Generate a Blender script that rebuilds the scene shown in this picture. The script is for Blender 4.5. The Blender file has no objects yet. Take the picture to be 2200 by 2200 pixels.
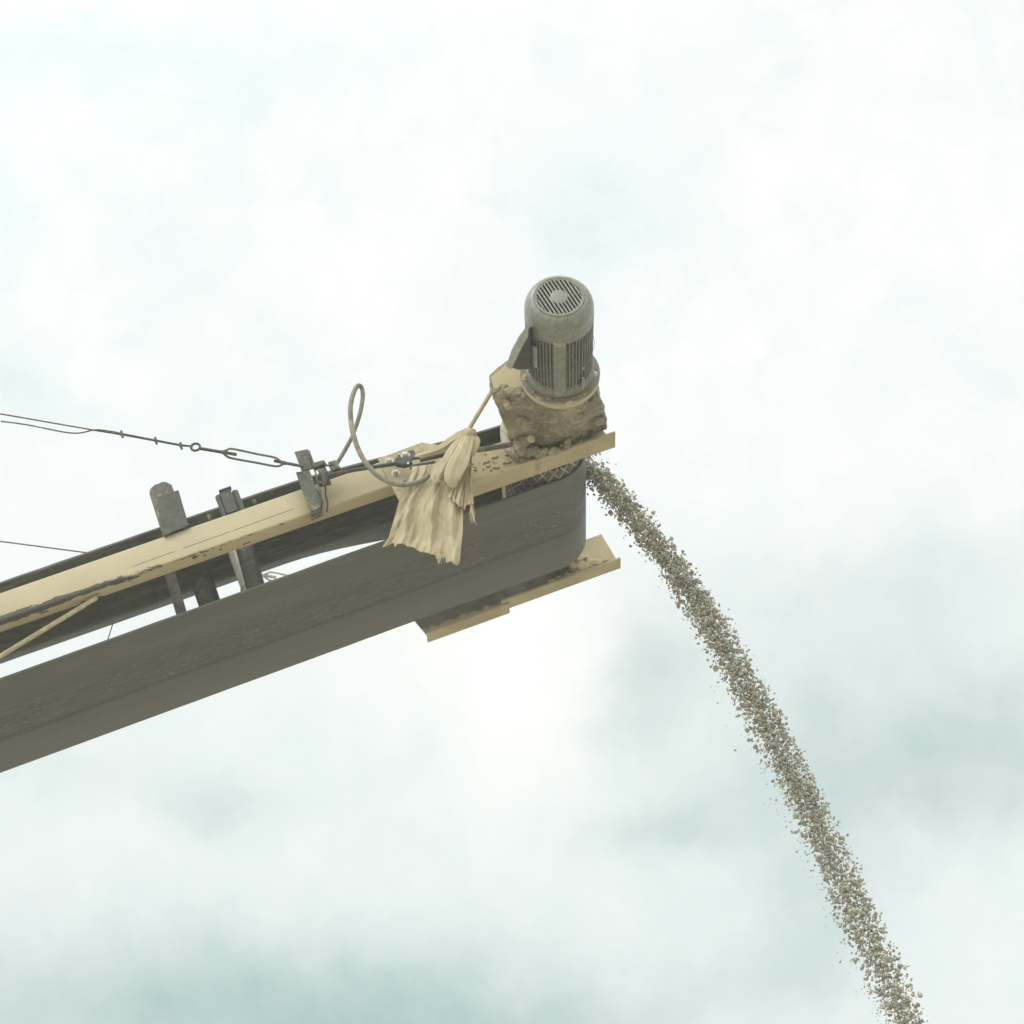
import math
PI=math.pi
S=643.0; DIST=9.0; E=math.radians(36); PT=math.radians(21); ROLL=math.radians(2.2); H=6.9
def dot(a,b): return sum(x*y for x,y in zip(a,b))
def add(*v): return tuple(sum(c) for c in zip(*v))
def mul(a,k): return tuple(x*k for x in a)
Dv=(math.cos(PT),0,math.sin(PT)); Nv=(0,-1,0); Uv=(-math.sin(PT),0,math.cos(PT))
O=(0,0,H)
f=(0,math.cos(E),math.sin(E)); R0=(1,0,0); U0=(0,-math.sin(E),math.cos(E))
cr,sr=math.cos(ROLL),math.sin(ROLL)
RT=add(mul(R0,cr),mul(U0,-sr)); UP=add(mul(R0,sr),mul(U0,cr))
F=S*DIST
PX0,PY0=1167,1061
C=add(O,mul(f,-DIST),mul(RT,-(PX0-1100)/S),mul(UP,-(1100-PY0)/S))
def W(d,n,u): return add(O,mul(Dv,d),mul(Nv,n),mul(Uv,u))
def proj(p):
    q=add(p,mul(C,-1)); z=dot(q,f); return (1100+F*dot(q,RT)/z,1100-F*dot(q,UP)/z)
def ray(x,y): return add(f,mul(RT,(x-1100)/F),mul(UP,(1100-y)/F))
def conv(p): q=add(p,mul(O,-1)); return (dot(q,Dv),dot(q,Nv),dot(q,Uv))
def P(x,y,n):
    r=ray(x,y); c=conv(C); rr=(dot(r,Dv),dot(r,Nv),dot(r,Uv)); t=(n-c[1])/rr[1]
    return (c[0]+t*rr[0],n,c[2]+t*rr[2])
def Q(x,y,u):
    r=ray(x,y); c=conv(C); rr=(dot(r,Dv),dot(r,Nv),dot(r,Uv)); t=(u-c[2])/rr[2]
    return (c[0]+t*rr[0],c[1]+t*rr[1],u)
import bpy, bmesh, random
import numpy as np
from mathutils import Vector, Matrix, noise
random.seed(7); np.random.seed(7)
C_=C
scn=bpy.context.scene
col=scn.collection
V=Vector

# ---------------------------------------------------------------- mesh builder (conveyor coordinates d, n, u)
def lerp(a,b,t): return tuple(x+(y-x)*t for x,y in zip(a,b))
def catmull(pts,k=8):
    out=[]; n=len(pts)
    for i in range(n-1):
        p0=pts[max(i-1,0)];p1=pts[i];p2=pts[i+1];p3=pts[min(i+2,n-1)]
        for j in range(k):
            t=j/k
            out.append(tuple(.5*((2*b)+(-a+c)*t+(2*a-5*b+4*c-d)*t*t+(-a+3*b-3*c+d)*t**3) for a,b,c,d in zip(p0,p1,p2,p3)))
    out.append(tuple(pts[-1])); return out
class MB:
    def __init__(s): s.v=[]; s.f=[]
    def add(s,vs,fs):
        o=len(s.v); s.v+= [tuple(x) for x in vs]; s.f+=[tuple(i+o for i in q) for q in fs]; return s
    def box(s,a,b):
        (x0,y0,z0),(x1,y1,z1)=a,b
        return s.add([(x0,y0,z0),(x1,y0,z0),(x1,y1,z0),(x0,y1,z0),(x0,y0,z1),(x1,y0,z1),(x1,y1,z1),(x0,y1,z1)],
          [(0,1,2,3),(4,7,6,5),(0,4,5,1),(1,5,6,2),(2,6,7,3),(3,7,4,0)])
    def loft(s,rings,caps=True,closed=True):
        k=len(rings[0]); vs=[p for r in rings for p in r]; fs=[]
        for i in range(len(rings)-1):
            for j in range(k if closed else k-1):
                a=i*k+j; b=i*k+(j+1)%k; fs.append((a,b,b+k,a+k))
        if caps and closed:
            fs.append(tuple(range(k))[::-1]); fs.append(tuple((len(rings)-1)*k+j for j in range(k)))
        return s.add(vs,fs)
    def prism(s,poly,vec):
        return s.loft([poly,[add(p,vec) for p in poly]])
    def tube(s,path,r,seg=10,flat=None,fold=None,caps=True):
        path=[V(p) for p in path]; n=len(path); rings=[]; nrm=None
        for i,p in enumerate(path):
            t=(path[min(i+1,n-1)]-path[max(i-1,0)]).normalized()
            if nrm is None:
                ref=V((0,1,0)) if abs(t.y)<.9 else V((0,0,1))
                nrm=(ref-t*ref.dot(t)).normalized()
            else: nrm=(nrm-t*nrm.dot(t)).normalized()
            bn=t.cross(nrm); rr=r(i/(n-1)) if callable(r) else r
            if not isinstance(rr,tuple): rr=(rr,rr)
            ring=[]
            for j in range(seg):
                a=2*PI*j/seg; q=1.0
                if fold: q=fold(a,i/(n-1))
                ring.append(tuple(p+nrm*math.cos(a)*rr[0]*q+bn*math.sin(a)*rr[1]*q))
            rings.append(ring)
        return s.loft(rings,caps)
    def lathe(s,c,ax,prof,seg=40,caps=True):
        ax=V(ax).normalized(); ref=V((1,0,0)) if abs(ax.x)<.9 else V((0,0,1))
        e1=(ref-ax*ref.dot(ax)).normalized(); e2=ax.cross(e1); c=V(c); rings=[]
        for (h,r) in prof:
            rings.append([tuple(c+ax*h+e1*math.cos(2*PI*j/seg)*r+e2*math.sin(2*PI*j/seg)*r) for j in range(seg)])
        return s.loft(rings,caps)
    def torus(s,c,e1,e2,R,r,seg=24,ts=10):
        c=V(c);e1=V(e1).normalized();e2=V(e2); e2=(e2-e1*e2.dot(e1)).normalized(); e3=e1.cross(e2)
        vs=[];fs=[]
        for i in range(seg):
            a=2*PI*i/seg; o=e1*math.cos(a)+e2*math.sin(a)
            for j in range(ts):
                b=2*PI*j/ts; vs.append(tuple(c+o*(R+r*math.cos(b))+e3*r*math.sin(b)))
        for i in range(seg):
            for j in range(ts):
                fs.append((i*ts+j,((i+1)%seg)*ts+j,((i+1)%seg)*ts+(j+1)%ts,i*ts+(j+1)%ts))
        return s.add(vs,fs)
    def blob(s,c,rad,amp=.25,freq=14,seg=(20,14),seed=0):
        c=V(c); rings=[]
        for i in range(seg[1]+1):
            th=PI*(.02+.96*i/seg[1]); ring=[]
            for j in range(seg[0]):
                ph=2*PI*j/seg[0]; o=V((math.sin(th)*math.cos(ph)*rad[0],math.sin(th)*math.sin(ph)*rad[1],math.cos(th)*rad[2]))
                k=1+amp*noise.fractal((c+o)*freq+V((seed,seed*2,0)),1,2,4)
                ring.append(tuple(c+o*k))
            rings.append(ring)
        return s.loft(rings)
    def grid(s,rows,closed_u=False):
        k=len(rows[0]); vs=[p for r in rows for p in r]
        fs=[(i*k+j,i*k+j+1,(i+1)*k+j+1,(i+1)*k+j) for i in range(len(rows)-1) for j in range(k-1)]
        return s.add(vs,fs)
    def displace(s,fn): s.v=[fn(p) for p in s.v]; return s
    def build(s,name,mat,parent=None,origin=(0,0,0),smooth=35,bevel=0,recalc=True,solid=0):
        o=V(W(*origin)); me=bpy.data.meshes.new(name)
        me.from_pydata([tuple(V(W(*p))-o) for p in s.v],[],s.f)
        at=me.attributes.new('cd','FLOAT_VECTOR','POINT'); at.data.foreach_set('vector',[c for p in s.v for c in p])
        if recalc:
            bm=bmesh.new(); bm.from_mesh(me); bmesh.ops.recalc_face_normals(bm,faces=bm.faces); bm.to_mesh(me); bm.free()
        me.materials.append(mat)
        if smooth:
            me.polygons.foreach_set('use_smooth',[True]*len(me.polygons)); me.set_sharp_from_angle(angle=math.radians(smooth))
        ob=bpy.data.objects.new(name,me); col.objects.link(ob)
        if parent is not None: ob.parent=parent
        else: ob.location=o
        if solid:
            m=ob.modifiers.new('thickness','SOLIDIFY'); m.thickness=solid; m.offset=0
        if bevel:
            m=ob.modifiers.new('bevel','BEVEL'); m.width=bevel; m.segments=2; m.limit_method='ANGLE'; m.angle_limit=math.radians(40); m.harden_normals=False
        return ob
def empty(name,origin,label,cat,group=None):
    o=bpy.data.objects.new(name,None); col.objects.link(o); o.location=W(*origin); o.empty_display_size=.1
    tag(o,label,cat,group); return o
def tag(o,label=None,cat=None,group=None,kind=None):
    if label: o['label']=label
    if cat: o['category']=cat
    if group: o['group']=group
    if kind: o['kind']=kind
    return o
def part(mb,name,mat,root,org,label=None,**k):
    # parts are stored relative to the thing's origin
    ob=mb.build(name,mat,parent=root,origin=org,**k)
    if label: ob['label']=label
    return ob
def sub(mb,name,mat,par,org,**k):
    return mb.build(name,mat,parent=par,origin=org,**k)
def bolt(c,ax,r=.009,h=.008):
    b=MB(); b.lathe(c,ax,[(0,r*1.45),(.002,r*1.45)],18); b.lathe(add(c,mul(V(ax).normalized(),.002)),ax,[(0,r),(h*.8,r),(h,r*.82)],6)
    b.lathe(add(c,mul(V(ax).normalized(),h)),ax,[(0,r*.5),(.005,r*.5)],10); return b

# ---------------------------------------------------------------- materials
class NT:
    def __init__(s,nt): s.nt=nt; s.L=nt.links
    def n(s,t,**k):
        x=s.nt.nodes.new(t)
        for a,b in k.items(): setattr(x,a,b)
        return x
    def set(s,inp,v):
        if isinstance(v,bpy.types.NodeSocket): s.L.new(v,inp)
        elif isinstance(v,(tuple,list)) and len(v)==3 and inp.type=='RGBA': inp.default_value=(*v,1)
        else: inp.default_value=v
    def m(s,op,a,b=0.0,c=0.0,clamp=False):
        x=s.n('ShaderNodeMath',operation=op,use_clamp=clamp)
        for i,v in enumerate((a,b,c)): s.set(x.inputs[i],v)
        return x.outputs[0]
    def vm(s,op,a,b=(0,0,0),scale=None):
        x=s.n('ShaderNodeVectorMath',operation=op); s.set(x.inputs[0],a); s.set(x.inputs[1],b)
        if scale is not None: s.set(x.inputs[3],scale)
        return x.outputs[1] if op in('DOT_PRODUCT','LENGTH','DISTANCE') else x.outputs[0]
    def noise(s,vec,scale,detail=4,rough=.55,dist=0,color=False):
        x=s.n('ShaderNodeTexNoise'); s.set(x.inputs['Vector'],vec); x.inputs['Scale'].default_value=scale
        x.inputs['Detail'].default_value=detail; x.inputs['Roughness'].default_value=rough; x.inputs['Distortion'].default_value=dist
        return x.outputs[1 if color else 0]
    def vor(s,vec,scale,feature='F1',out=0):
        x=s.n('ShaderNodeTexVoronoi',feature=feature); s.set(x.inputs['Vector'],vec); x.inputs['Scale'].default_value=scale; return x.outputs[out]
    def mr(s,v,a,b,c=0.0,d=1.0):
        x=s.n('ShaderNodeMapRange',interpolation_type='SMOOTHSTEP'); s.set(x.inputs[0],v)
        for i,q in enumerate((a,b,c,d)): s.set(x.inputs[i+1],q)
        return x.outputs[0]
    def mix(s,f,a,b):
        x=s.n('ShaderNodeMix',data_type='RGBA'); s.set(x.inputs[0],f); s.set(x.inputs[6],a); s.set(x.inputs[7],b); return x.outputs[2]
    def sep(s,v):
        x=s.n('ShaderNodeSeparateXYZ'); s.set(x.inputs[0],v); return x.outputs
    def comb(s,a,b,c):
        x=s.n('ShaderNodeCombineXYZ')
        for i,v in enumerate((a,b,c)): s.set(x.inputs[i],v)
        return x.outputs[0]
def newmat(name):
    m=bpy.data.materials.new(name); m.use_nodes=True; t=NT(m.node_tree)
    b=m.node_tree.nodes['Principled BSDF']
    a=t.n('ShaderNodeAttribute',attribute_name='cd')
    return m,t,b,a.outputs['Vector']
def bump(t,b,h,dist=.002,strength=.6):
    x=t.n('ShaderNodeBump'); x.inputs['Distance'].default_value=dist; x.inputs['Strength'].default_value=strength
    t.set(x.inputs['Height'],h); t.L.new(x.outputs[0],b.inputs['Normal'])
def dusty(name,base,dust,amount=.5,scale=9,rough=.7,bumpd=.0015,spec=.3,streak=(1,1,1),metal=0,fine=60):
    """worn surface: base colour with irregular dust film and fine grain"""
    m,t,b,cd=newmat(name); v=t.vm('MULTIPLY',cd,streak)
    n1=t.noise(v,scale,6,.62); n2=t.noise(v,scale*5,4,.6); n3=t.noise(cd,fine,3,.6)
    f=t.m('ADD',t.m('MULTIPLY',n1,.7),t.m('MULTIPLY',n2,.3))
    c0=.62-.28*amount
    f=t.mr(f,c0-.07,c0+.09)
    dk=t.mix(t.mr(n3,.35,.7),mul(base,.82),mul(base,1.15))
    ds=t.mix(n2,mul(dust,.8),mul(dust,1.12))
    t.set(b.inputs['Base Color'],t.mix(f,dk,ds))
    t.set(b.inputs['Roughness'],t.mr(n1,.3,.7,rough-.12,min(1,rough+.15)))
    b.inputs['Specular IOR Level'].default_value=spec; b.inputs['Metallic'].default_value=metal
    bump(t,b,t.m('ADD',t.m('MULTIPLY',n2,.6),t.m('MULTIPLY',n3,.4)),bumpd,.6)
    return m
TAN=(.49,.412,.258); SAND=(.44,.37,.235)

def mat_beam():
    m,t,b,cd=newmat('tan_paint_worn'); d,n,u=t.sep(cd)[0:3]
    n1=t.noise(cd,5,5,.6); n2=t.noise(t.vm('MULTIPLY',cd,(6,30,30)),1.0,5,.65); n3=t.noise(cd,110,3,.6)
    c=t.mix(t.mr(n1,.3,.7),mul(TAN,.93),mul(TAN,1.06))
    c=t.mix(t.mr(n2,.6,.75,0,.3),c,mul(TAN,.8))
    # chips to bare steel along the lower corner
    s=t.m('SUBTRACT',u,UR)
    w=t.m('SUBTRACT',.36,n)
    e=t.m('ADD',t.m('MAXIMUM',s,0.0),t.m('MAXIMUM',t.m('SUBTRACT',w,.006),0.0))
    nz=t.noise(t.vm('MULTIPLY',cd,(8,30,30)),1.0,9,.75)
    heavy=t.mr(d,-1.05,-1.62,0,1)
    th=t.m('SUBTRACT',.60,t.m('MULTIPLY',heavy,.22))
    fall=t.mr(e,.0,.034,0,.34)
    chip=t.mr(t.m('SUBTRACT',nz,t.m('ADD',th,fall)),-.008,.012)
    # scattered small chips on the lower flange
    nz2=t.noise(t.vm('MULTIPLY',cd,(14,34,34)),1.0,5,.6)
    chip2=t.m('MULTIPLY',t.mr(nz2,.635,.65),t.m('MULTIPLY',t.mr(s,.004,.0),t.mr(d,-.75,-.95)))
    # long dark scratch on the web
    mid=t.m('ADD',t.m('MULTIPLY',t.m('ADD',d,1.36),.0),0.0)
    ln=t.m('ABSOLUTE',t.m('SUBTRACT',u,t.m('ADD',UR+.036,t.m('MULTIPLY',t.m('ADD',d,1.0),.012))))
    brk=t.noise(t.comb(t.m('MULTIPLY',d,7),3.0,0.0),1.0,4,.7)
    win=t.m('MULTIPLY',t.mr(d,-1.42,-1.36),t.mr(d,-.82,-.86))
    scr=t.m('MULTIPLY',t.m('MULTIPLY',t.mr(ln,.0016,.0008),t.mr(brk,.40,.46)),win)
    k=t.m('MAXIMUM',t.m('MAXIMUM',chip,chip2),scr)
    for (hx,hy,hr) in ((474,1180,.0045),(440,1193,.0045),(771,1062,.003),(784,1057,.003),(797,1053,.003),(823,1041,.003),(625,1113,.003)):
        q=Q(hx,hy,UR); k=t.m('MAXIMUM',k,t.mr(t.vm('DISTANCE',cd,q),hr+.0008,hr-.0004))
    t.set(b.inputs['Base Color'],t.mix(k,c,t.mix(n3,(.055,.055,.045),(.12,.11,.085))))
    t.set(b.inputs['Roughness'],t.mr(n1,.3,.7,.42,.6)); b.inputs['Specular IOR Level'].default_value=.4
    bump(t,b,t.m('ADD',t.m('MULTIPLY',n3,.12),t.m('MULTIPLY',k,-.6)),.0012,.6)
    return m
def mat_head():
    m,t,b,cd=newmat('sand_caked_steel'); d,n,u=t.sep(cd)[0:3]
    n1=t.noise(cd,9,6,.6); n2=t.noise(cd,34,5,.6); n3=t.noise(cd,140,3,.6)
    c=t.mix(t.mr(n1,.35,.68),mul(TAN,.84),mul(TAN,1.02))
    g=t.mr(t.m('ADD',t.m('MULTIPLY',n1,.6),t.m('MULTIPLY',n2,.4)),.56,.66,0,.6)
    c=t.mix(g,c,(.26,.225,.15))
    dk=t.mr(t.noise(cd,22,4,.6),.68,.72); c=t.mix(dk,c,(.13,.12,.09))
    t.set(b.inputs['Base Color'],c); b.inputs['Roughness'].default_value=.85; b.inputs['Specular IOR Level'].default_value=.2
    bump(t,b,t.m('ADD',t.m('MULTIPLY',n2,.7),t.m('MULTIPLY',n3,.3)),.004,.7)
    return m
def mat_far():
    m,t,b,cd=newmat('grimy_far_frame'); d,n,u=t.sep(cd)[0:3]
    n1=t.noise(cd,9,6,.6); n2=t.noise(cd,34,5,.6); n3=t.noise(cd,140,3,.6)
    g=t.mix(t.mr(n1,.35,.68),(.125,.12,.092),(.22,.205,.155))
    c=t.mix(t.mr(n1,.35,.68),mul(TAN,.8),mul(TAN,1.0))
    k=t.mr(t.m('ADD',t.m('ADD',d,t.m('MULTIPLY',t.m('SUBTRACT',n2,.5),.25)),t.m('MULTIPLY',t.m('SUBTRACT',n1,.5),.3)),.06,.13)
    low=t.mr(t.m('ADD',u,t.m('MULTIPLY',t.m('SUBTRACT',n2,.5),.05)),FU+.022,FU+.006); k=t.m('MAXIMUM',k,low)
    t.set(b.inputs['Base Color'],t.mix(k,g,c)); b.inputs['Roughness'].default_value=.85; b.inputs['Specular IOR Level'].default_value=.2
    bump(t,b,t.m('ADD',t.m('MULTIPLY',n2,.7),t.m('MULTIPLY',n3,.3)),.004,.7)
    return m
def mat_flange():
    m,t,b,cd=newmat('dust_rimmed_flange'); d,n,u=t.sep(cd)[0:3]
    n1=t.noise(cd,12,6,.6); n2=t.noise(cd,45,5,.6); n3=t.noise(cd,140,3,.6)
    g=t.mix(t.mr(n1,.35,.68),(.18,.175,.135),(.25,.235,.175)); c=t.mix(n2,mul(TAN,.85),mul(TAN,1.1))
    k=t.mr(t.m('ADD',n,t.m('MULTIPLY',t.m('SUBTRACT',n2,.5),.012)),NFL-.002,NFL-.010)
    k=t.m('MAXIMUM',k,t.mr(t.m('ADD',t.m('MULTIPLY',n1,.6),t.m('MULTIPLY',n2,.4)),.55,.62))
    t.set(b.inputs['Base Color'],t.mix(k,g,c)); b.inputs['Roughness'].default_value=.75
    bump(t,b,t.m('ADD',t.m('MULTIPLY',n2,.6),t.m('MULTIPLY',n3,.4)),.003,.6)
    return m
FU=-.125; NFL=.70
def mat_belt():
    m,t,b,cd=newmat('worn_shaded_rubber'); d,n,u=t.sep(cd)[0:3]
    st=t.noise(t.vm('MULTIPLY',cd,(1.3,22,0)),1.0,8,.68)
    st2=t.noise(t.vm('MULTIPLY',cd,(14,90,0)),1.0,4,.6)
    bl=t.noise(t.vm('MULTIPLY',cd,(4,9,0)),1.0,8,.68)
    c=t.mix(t.mr(st,.3,.72),(.096,.093,.072),(.155,.148,.113))
    c=t.mix(t.mr(bl,.4,.7,0,.5),c,(.09,.093,.075))
    c=t.mix(t.mr(st2,.55,.75,0,.35),c,(.20,.185,.14))
    # shade of the belt's sag painted in: dark mid line, paler far margin
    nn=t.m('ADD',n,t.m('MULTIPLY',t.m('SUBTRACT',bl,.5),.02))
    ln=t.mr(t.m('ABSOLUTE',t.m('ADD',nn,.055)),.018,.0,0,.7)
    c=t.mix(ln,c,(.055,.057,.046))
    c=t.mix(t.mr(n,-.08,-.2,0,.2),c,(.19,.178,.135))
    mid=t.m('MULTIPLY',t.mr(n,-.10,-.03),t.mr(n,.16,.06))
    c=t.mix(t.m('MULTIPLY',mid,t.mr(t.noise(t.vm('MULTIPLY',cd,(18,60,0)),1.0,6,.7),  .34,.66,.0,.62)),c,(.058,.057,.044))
    # pale grit specks
    sp=t.vor(t.vm('MULTIPLY',cd,(40,95,95)),1.0); rnd=t.noise(cd,7,3,.6)
    spk=t.m('MULTIPLY',t.mr(sp,.26,.12),t.m('MULTIPLY',t.mr(rnd,.38,.62,0,.5),t.m('ADD',mid,.2)))
    c=t.mix(spk,c,(.38,.33,.23))
    t.set(b.inputs['Base Color'],c); t.set(b.inputs['Roughness'],t.mr(st,.3,.7,.42,.62)); b.inputs['Specular IOR Level'].default_value=.35
    bump(t,b,t.m('ADD',t.m('MULTIPLY',st2,.5),t.m('MULTIPLY',st,.5)),.0015,.5)
    return m
def mat_lagging():
    m,t,b,cd=newmat('diamond_lagging'); d,n,u=t.sep(cd)[0:3]
    th=t.m('ARCTAN2',u,d); s=t.m('MULTIPLY',th,.143/.040); a=t.m('DIVIDE',n,.062)
    p=t.m('ABSOLUTE',t.m('SUBTRACT',t.m('FRACT',t.m('ADD',s,a)),.5)); q=t.m('ABSOLUTE',t.m('SUBTRACT',t.m('FRACT',t.m('SUBTRACT',s,a)),.5))
    g=t.m('MAXIMUM',t.mr(p,.10,.04),t.mr(q,.10,.04)); nz=t.noise(cd,40,4,.6)
    c=t.mix(t.m('MULTIPLY',g,t.mr(nz,.3,.55,.35,1)),(.10,.10,.078),(.46,.42,.31))
    t.set(b.inputs['Base Color'],c); b.inputs['Roughness'].default_value=.7
    bump(t,b,t.m('SUBTRACT',1.0,g),.004,.8)
    return m
def mat_mud():
    m,t,b,cd=newmat('dried_slurry'); 
    n1=t.noise(cd,11,6,.6,.6); n2=t.noise(cd,42,6,.62); n3=t.noise(cd,130,3,.6); vo=t.vor(t.vm('ADD',cd,t.vm('SCALE',t.noise(cd,30,3,.6,color=True),scale=.03)),30)
    c=t.mix(t.mr(n1,.36,.66),(.26,.233,.165),(.40,.35,.24))
    c=t.mix(t.mr(t.m('ADD',t.m('MULTIPLY',n1,.5),t.m('MULTIPLY',n2,.5)),.505,.60),c,(.49,.415,.27))
    c=t.mix(t.mr(n3,.60,.72,0,.7),c,(.11,.10,.075)); c=t.mix(t.mr(n2,.40,.30,0,.7),c,(.10,.095,.07))
    t.set(b.inputs['Base Color'],c); b.inputs['Roughness'].default_value=.82; b.inputs['Specular IOR Level'].default_value=.3
    bump(t,b,t.m('ADD',t.m('MULTIPLY',n2,.8),t.m('ADD',t.m('MULTIPLY',n3,.3),t.m('MULTIPLY',vo,1.0))),.018,1.0)
    return m
def mat_cloth():
    m,t,b,cd=newmat('dusty_sacking'); 
    n1=t.noise(cd,10,5,.6); n2=t.noise(t.vm('MULTIPLY',cd,(90,60,14)),1.0,5,.65); n3=t.noise(cd,220,2,.6)
    c=t.mix(t.mr(n1,.3,.7),(.43,.365,.235),(.56,.48,.325)); c=t.mix(t.mr(n2,.5,.72,0,.45),c,(.30,.25,.165))
    c=t.mix(t.mr(n3,.68,.75,0,.6),c,(.78,.72,.56))
    t.set(b.inputs['Base Color'],c); b.inputs['Roughness'].default_value=.92; b.inputs['Specular IOR Level'].default_value=.1
    bump(t,b,t.m('ADD',t.m('MULTIPLY',n2,.7),t.m('MULTIPLY',n3,.5)),.0022,.7)
    return m
def mat_gravel():
    m,t,b,cd=newmat('wet_gravel')
    a=t.n('ShaderNodeAttribute',attribute_name='tone'); k=a.outputs['Fac']
    c=t.mix(t.mr(k,0.0,.8),(.28,.26,.20),(.47,.44,.35)); c=t.mix(t.mr(k,.95,.97),c,(.46,.36,.25))
    n1=t.noise(cd,160,3,.6); c=t.mix(t.mr(n1,.5,.7,0,.25),c,(.5,.48,.41))
    t.set(b.inputs['Base Color'],c); b.inputs['Roughness'].default_value=.6
    return m
def mat_ground():
    m,t,b,cd=newmat('quarry_ground'); g=t.n('ShaderNodeTexCoord').outputs['Object']
    n1=t.noise(g,.12,6,.6); n2=t.noise(g,2.5,6,.65); n3=t.noise(g,30,3,.6)
    c=t.mix(t.mr(n1,.3,.7),(.42,.385,.31),(.55,.51,.41)); c=t.mix(t.mr(n2,.5,.75,0,.5),c,(.34,.30,.23)); c=t.mix(t.mr(n3,.55,.7,0,.3),c,(.6,.53,.42))
    t.set(b.inputs['Base Color'],c); b.inputs['Roughness'].default_value=.95; bump(t,b,t.m('ADD',n2,n3),.05,.6)
    return m

# ---------------------------------------------------------------- calibrated dimensions
UR=(P(0,1335,.36)[2]+P(600,1126,.36)[2])/2          # lower web corner of the long side beam
UT=(P(0,1274,.36)[2]+P(580,1072,.36)[2])/2          # its upper corner
NF=(Q(0,1358,UR)[1]+Q(684,1120,UR)[1])/2            # inner lip of its bottom flange
print('beam',UR,UT,NF)
RP=.143
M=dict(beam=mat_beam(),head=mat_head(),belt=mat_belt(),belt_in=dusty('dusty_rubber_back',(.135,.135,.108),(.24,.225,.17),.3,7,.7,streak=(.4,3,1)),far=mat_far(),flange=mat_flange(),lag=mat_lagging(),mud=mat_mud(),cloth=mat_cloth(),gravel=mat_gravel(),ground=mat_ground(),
 steel=dusty('grimy_steel',(.088,.087,.070),(.17,.155,.115),.10,10,.5,.0008),
 rust=dusty('sand_splashed_steel',(.115,.112,.088),(.31,.265,.175),.26,16,.65,.003),
 motor=dusty('motor_grey_paint',(.235,.23,.185),(.38,.335,.23),.14,7,.5,.0008,.4),
 motor_cover=dusty('motor_cover_paint',(.235,.232,.187),(.33,.30,.22),.05,8,.36,.0006,.5),
 motor_dust=dusty('motor_dust_coat',(.30,.27,.19),(.54,.44,.265),.72,9,.75,.002),
 dark=dusty('dark_grey_casting',(.08,.08,.065),(.12,.115,.09),.3,9,.8),
 wire=dusty('galvanised_strand',(.13,.127,.10),(.25,.22,.16),.2,30,.5,.001),
 zinc=dusty('bright_zinc',(.55,.56,.52),(.50,.45,.34),.3,30,.35,.0008,.5,metal=.4),
 pale=dusty('pale_galvanised',(.52,.53,.49),(.50,.44,.32),.3,18,.4,.0008,.5),
 cable=dusty('grey_rubber_cable',(.20,.197,.155),(.40,.33,.215),.32,9,.55,.0012,streak=(1,1,1)),
 cord=dusty('dusty_tan_cord',(.40,.32,.19),(.54,.43,.25),.6,16,.7),
 tanp=dusty('tan_paint',mul(TAN,1.0),mul(TAN,.75),.25,9,.6,.001),
 lid=dusty('lid_paint',(.42,.425,.385),(.45,.41,.31),.1,9,.4,.0008),
 hub=dusty('dusty_hub',(.38,.34,.25),(.55,.51,.42),.45,12,.6,.001),
 roller=dusty('roller_rubber',(.09,.09,.072),(.20,.18,.135),.1,9,.5))

# ---------------------------------------------------------------- ground
def build_ground():
    N=90; L=120.0; vs=[];fs=[]
    for i in range(N+1):
        for j in range(N+1):
            a=(i/N*2-1);b=(j/N*2-1); x=L*a*abs(a);y=L*b*abs(b); z=.12*noise.fractal(V((x*.15,y*.15,0)),1,2,4)-.1
            vs.append((x,y,z))
    fs=[(i*(N+1)+j,(i+1)*(N+1)+j,(i+1)*(N+1)+j+1,i*(N+1)+j+1) for i in range(N) for j in range(N)]
    me=bpy.data.meshes.new('ground'); me.from_pydata(vs,[],fs); me.materials.append(M['ground'])
    me.polygons.foreach_set('use_smooth',[True]*len(me.polygons))
    o=bpy.data.objects.new('ground',me); col.objects.link(o); tag(o,'pale sandy quarry ground under the conveyor','ground',kind='structure')
build_ground()

# ---------------------------------------------------------------- belt conveyor
ORG=(-1.0,0,-.2)
conv_root=empty('belt_conveyor',ORG,'long tan framed conveyor with black belt discharging gravel from its right end','conveyor')
def cpart(mb,name,mat,label=None,**k): return part(mb,name,mat,conv_root,ORG,label,**k)
LEFT=-4.6
# belt: closed loop, troughed on top, flat on the return
def trough(n_arc):
    a=abs(n_arc); c=.060; th=math.radians(28)
    if a<c: nn,uu=a,0
    else: nn=c+(a-c)*math.cos(th); uu=(a-c)*math.sin(th)
    # soften the fold
    k=max(0,1-abs(a-c)/.03)
    return (math.copysign(nn,n_arc),uu+.0035*k)
def ss(a,b,x):
    t=max(0,min(1,(x-a)/(b-a))); return t*t*(3-2*t)
def belt_point(kind,t,na,r):
    if kind=='top':
        d=t; w=ss(-.86,.0,d); n2,u2=trough(na)
        un=.148; u2*=(.80 if na>0 else 1.07); return (d,lerp((n2,),(na,),w)[0],(un+u2)*(1-w)+(RP)*w+r)
    if kind=='arc':
        return ((RP+r)*math.sin(t),na,(RP+r)*math.cos(t))
    d=t; sag=.010*ss(0,-.6,d)*(1-(abs(na)/.25)**2)+.004*math.sin(d*2.1)*ss(0,-.8,d)
    return (d,na,-RP-r-sag-.006*ss(-.2,-1.0,d))
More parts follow.
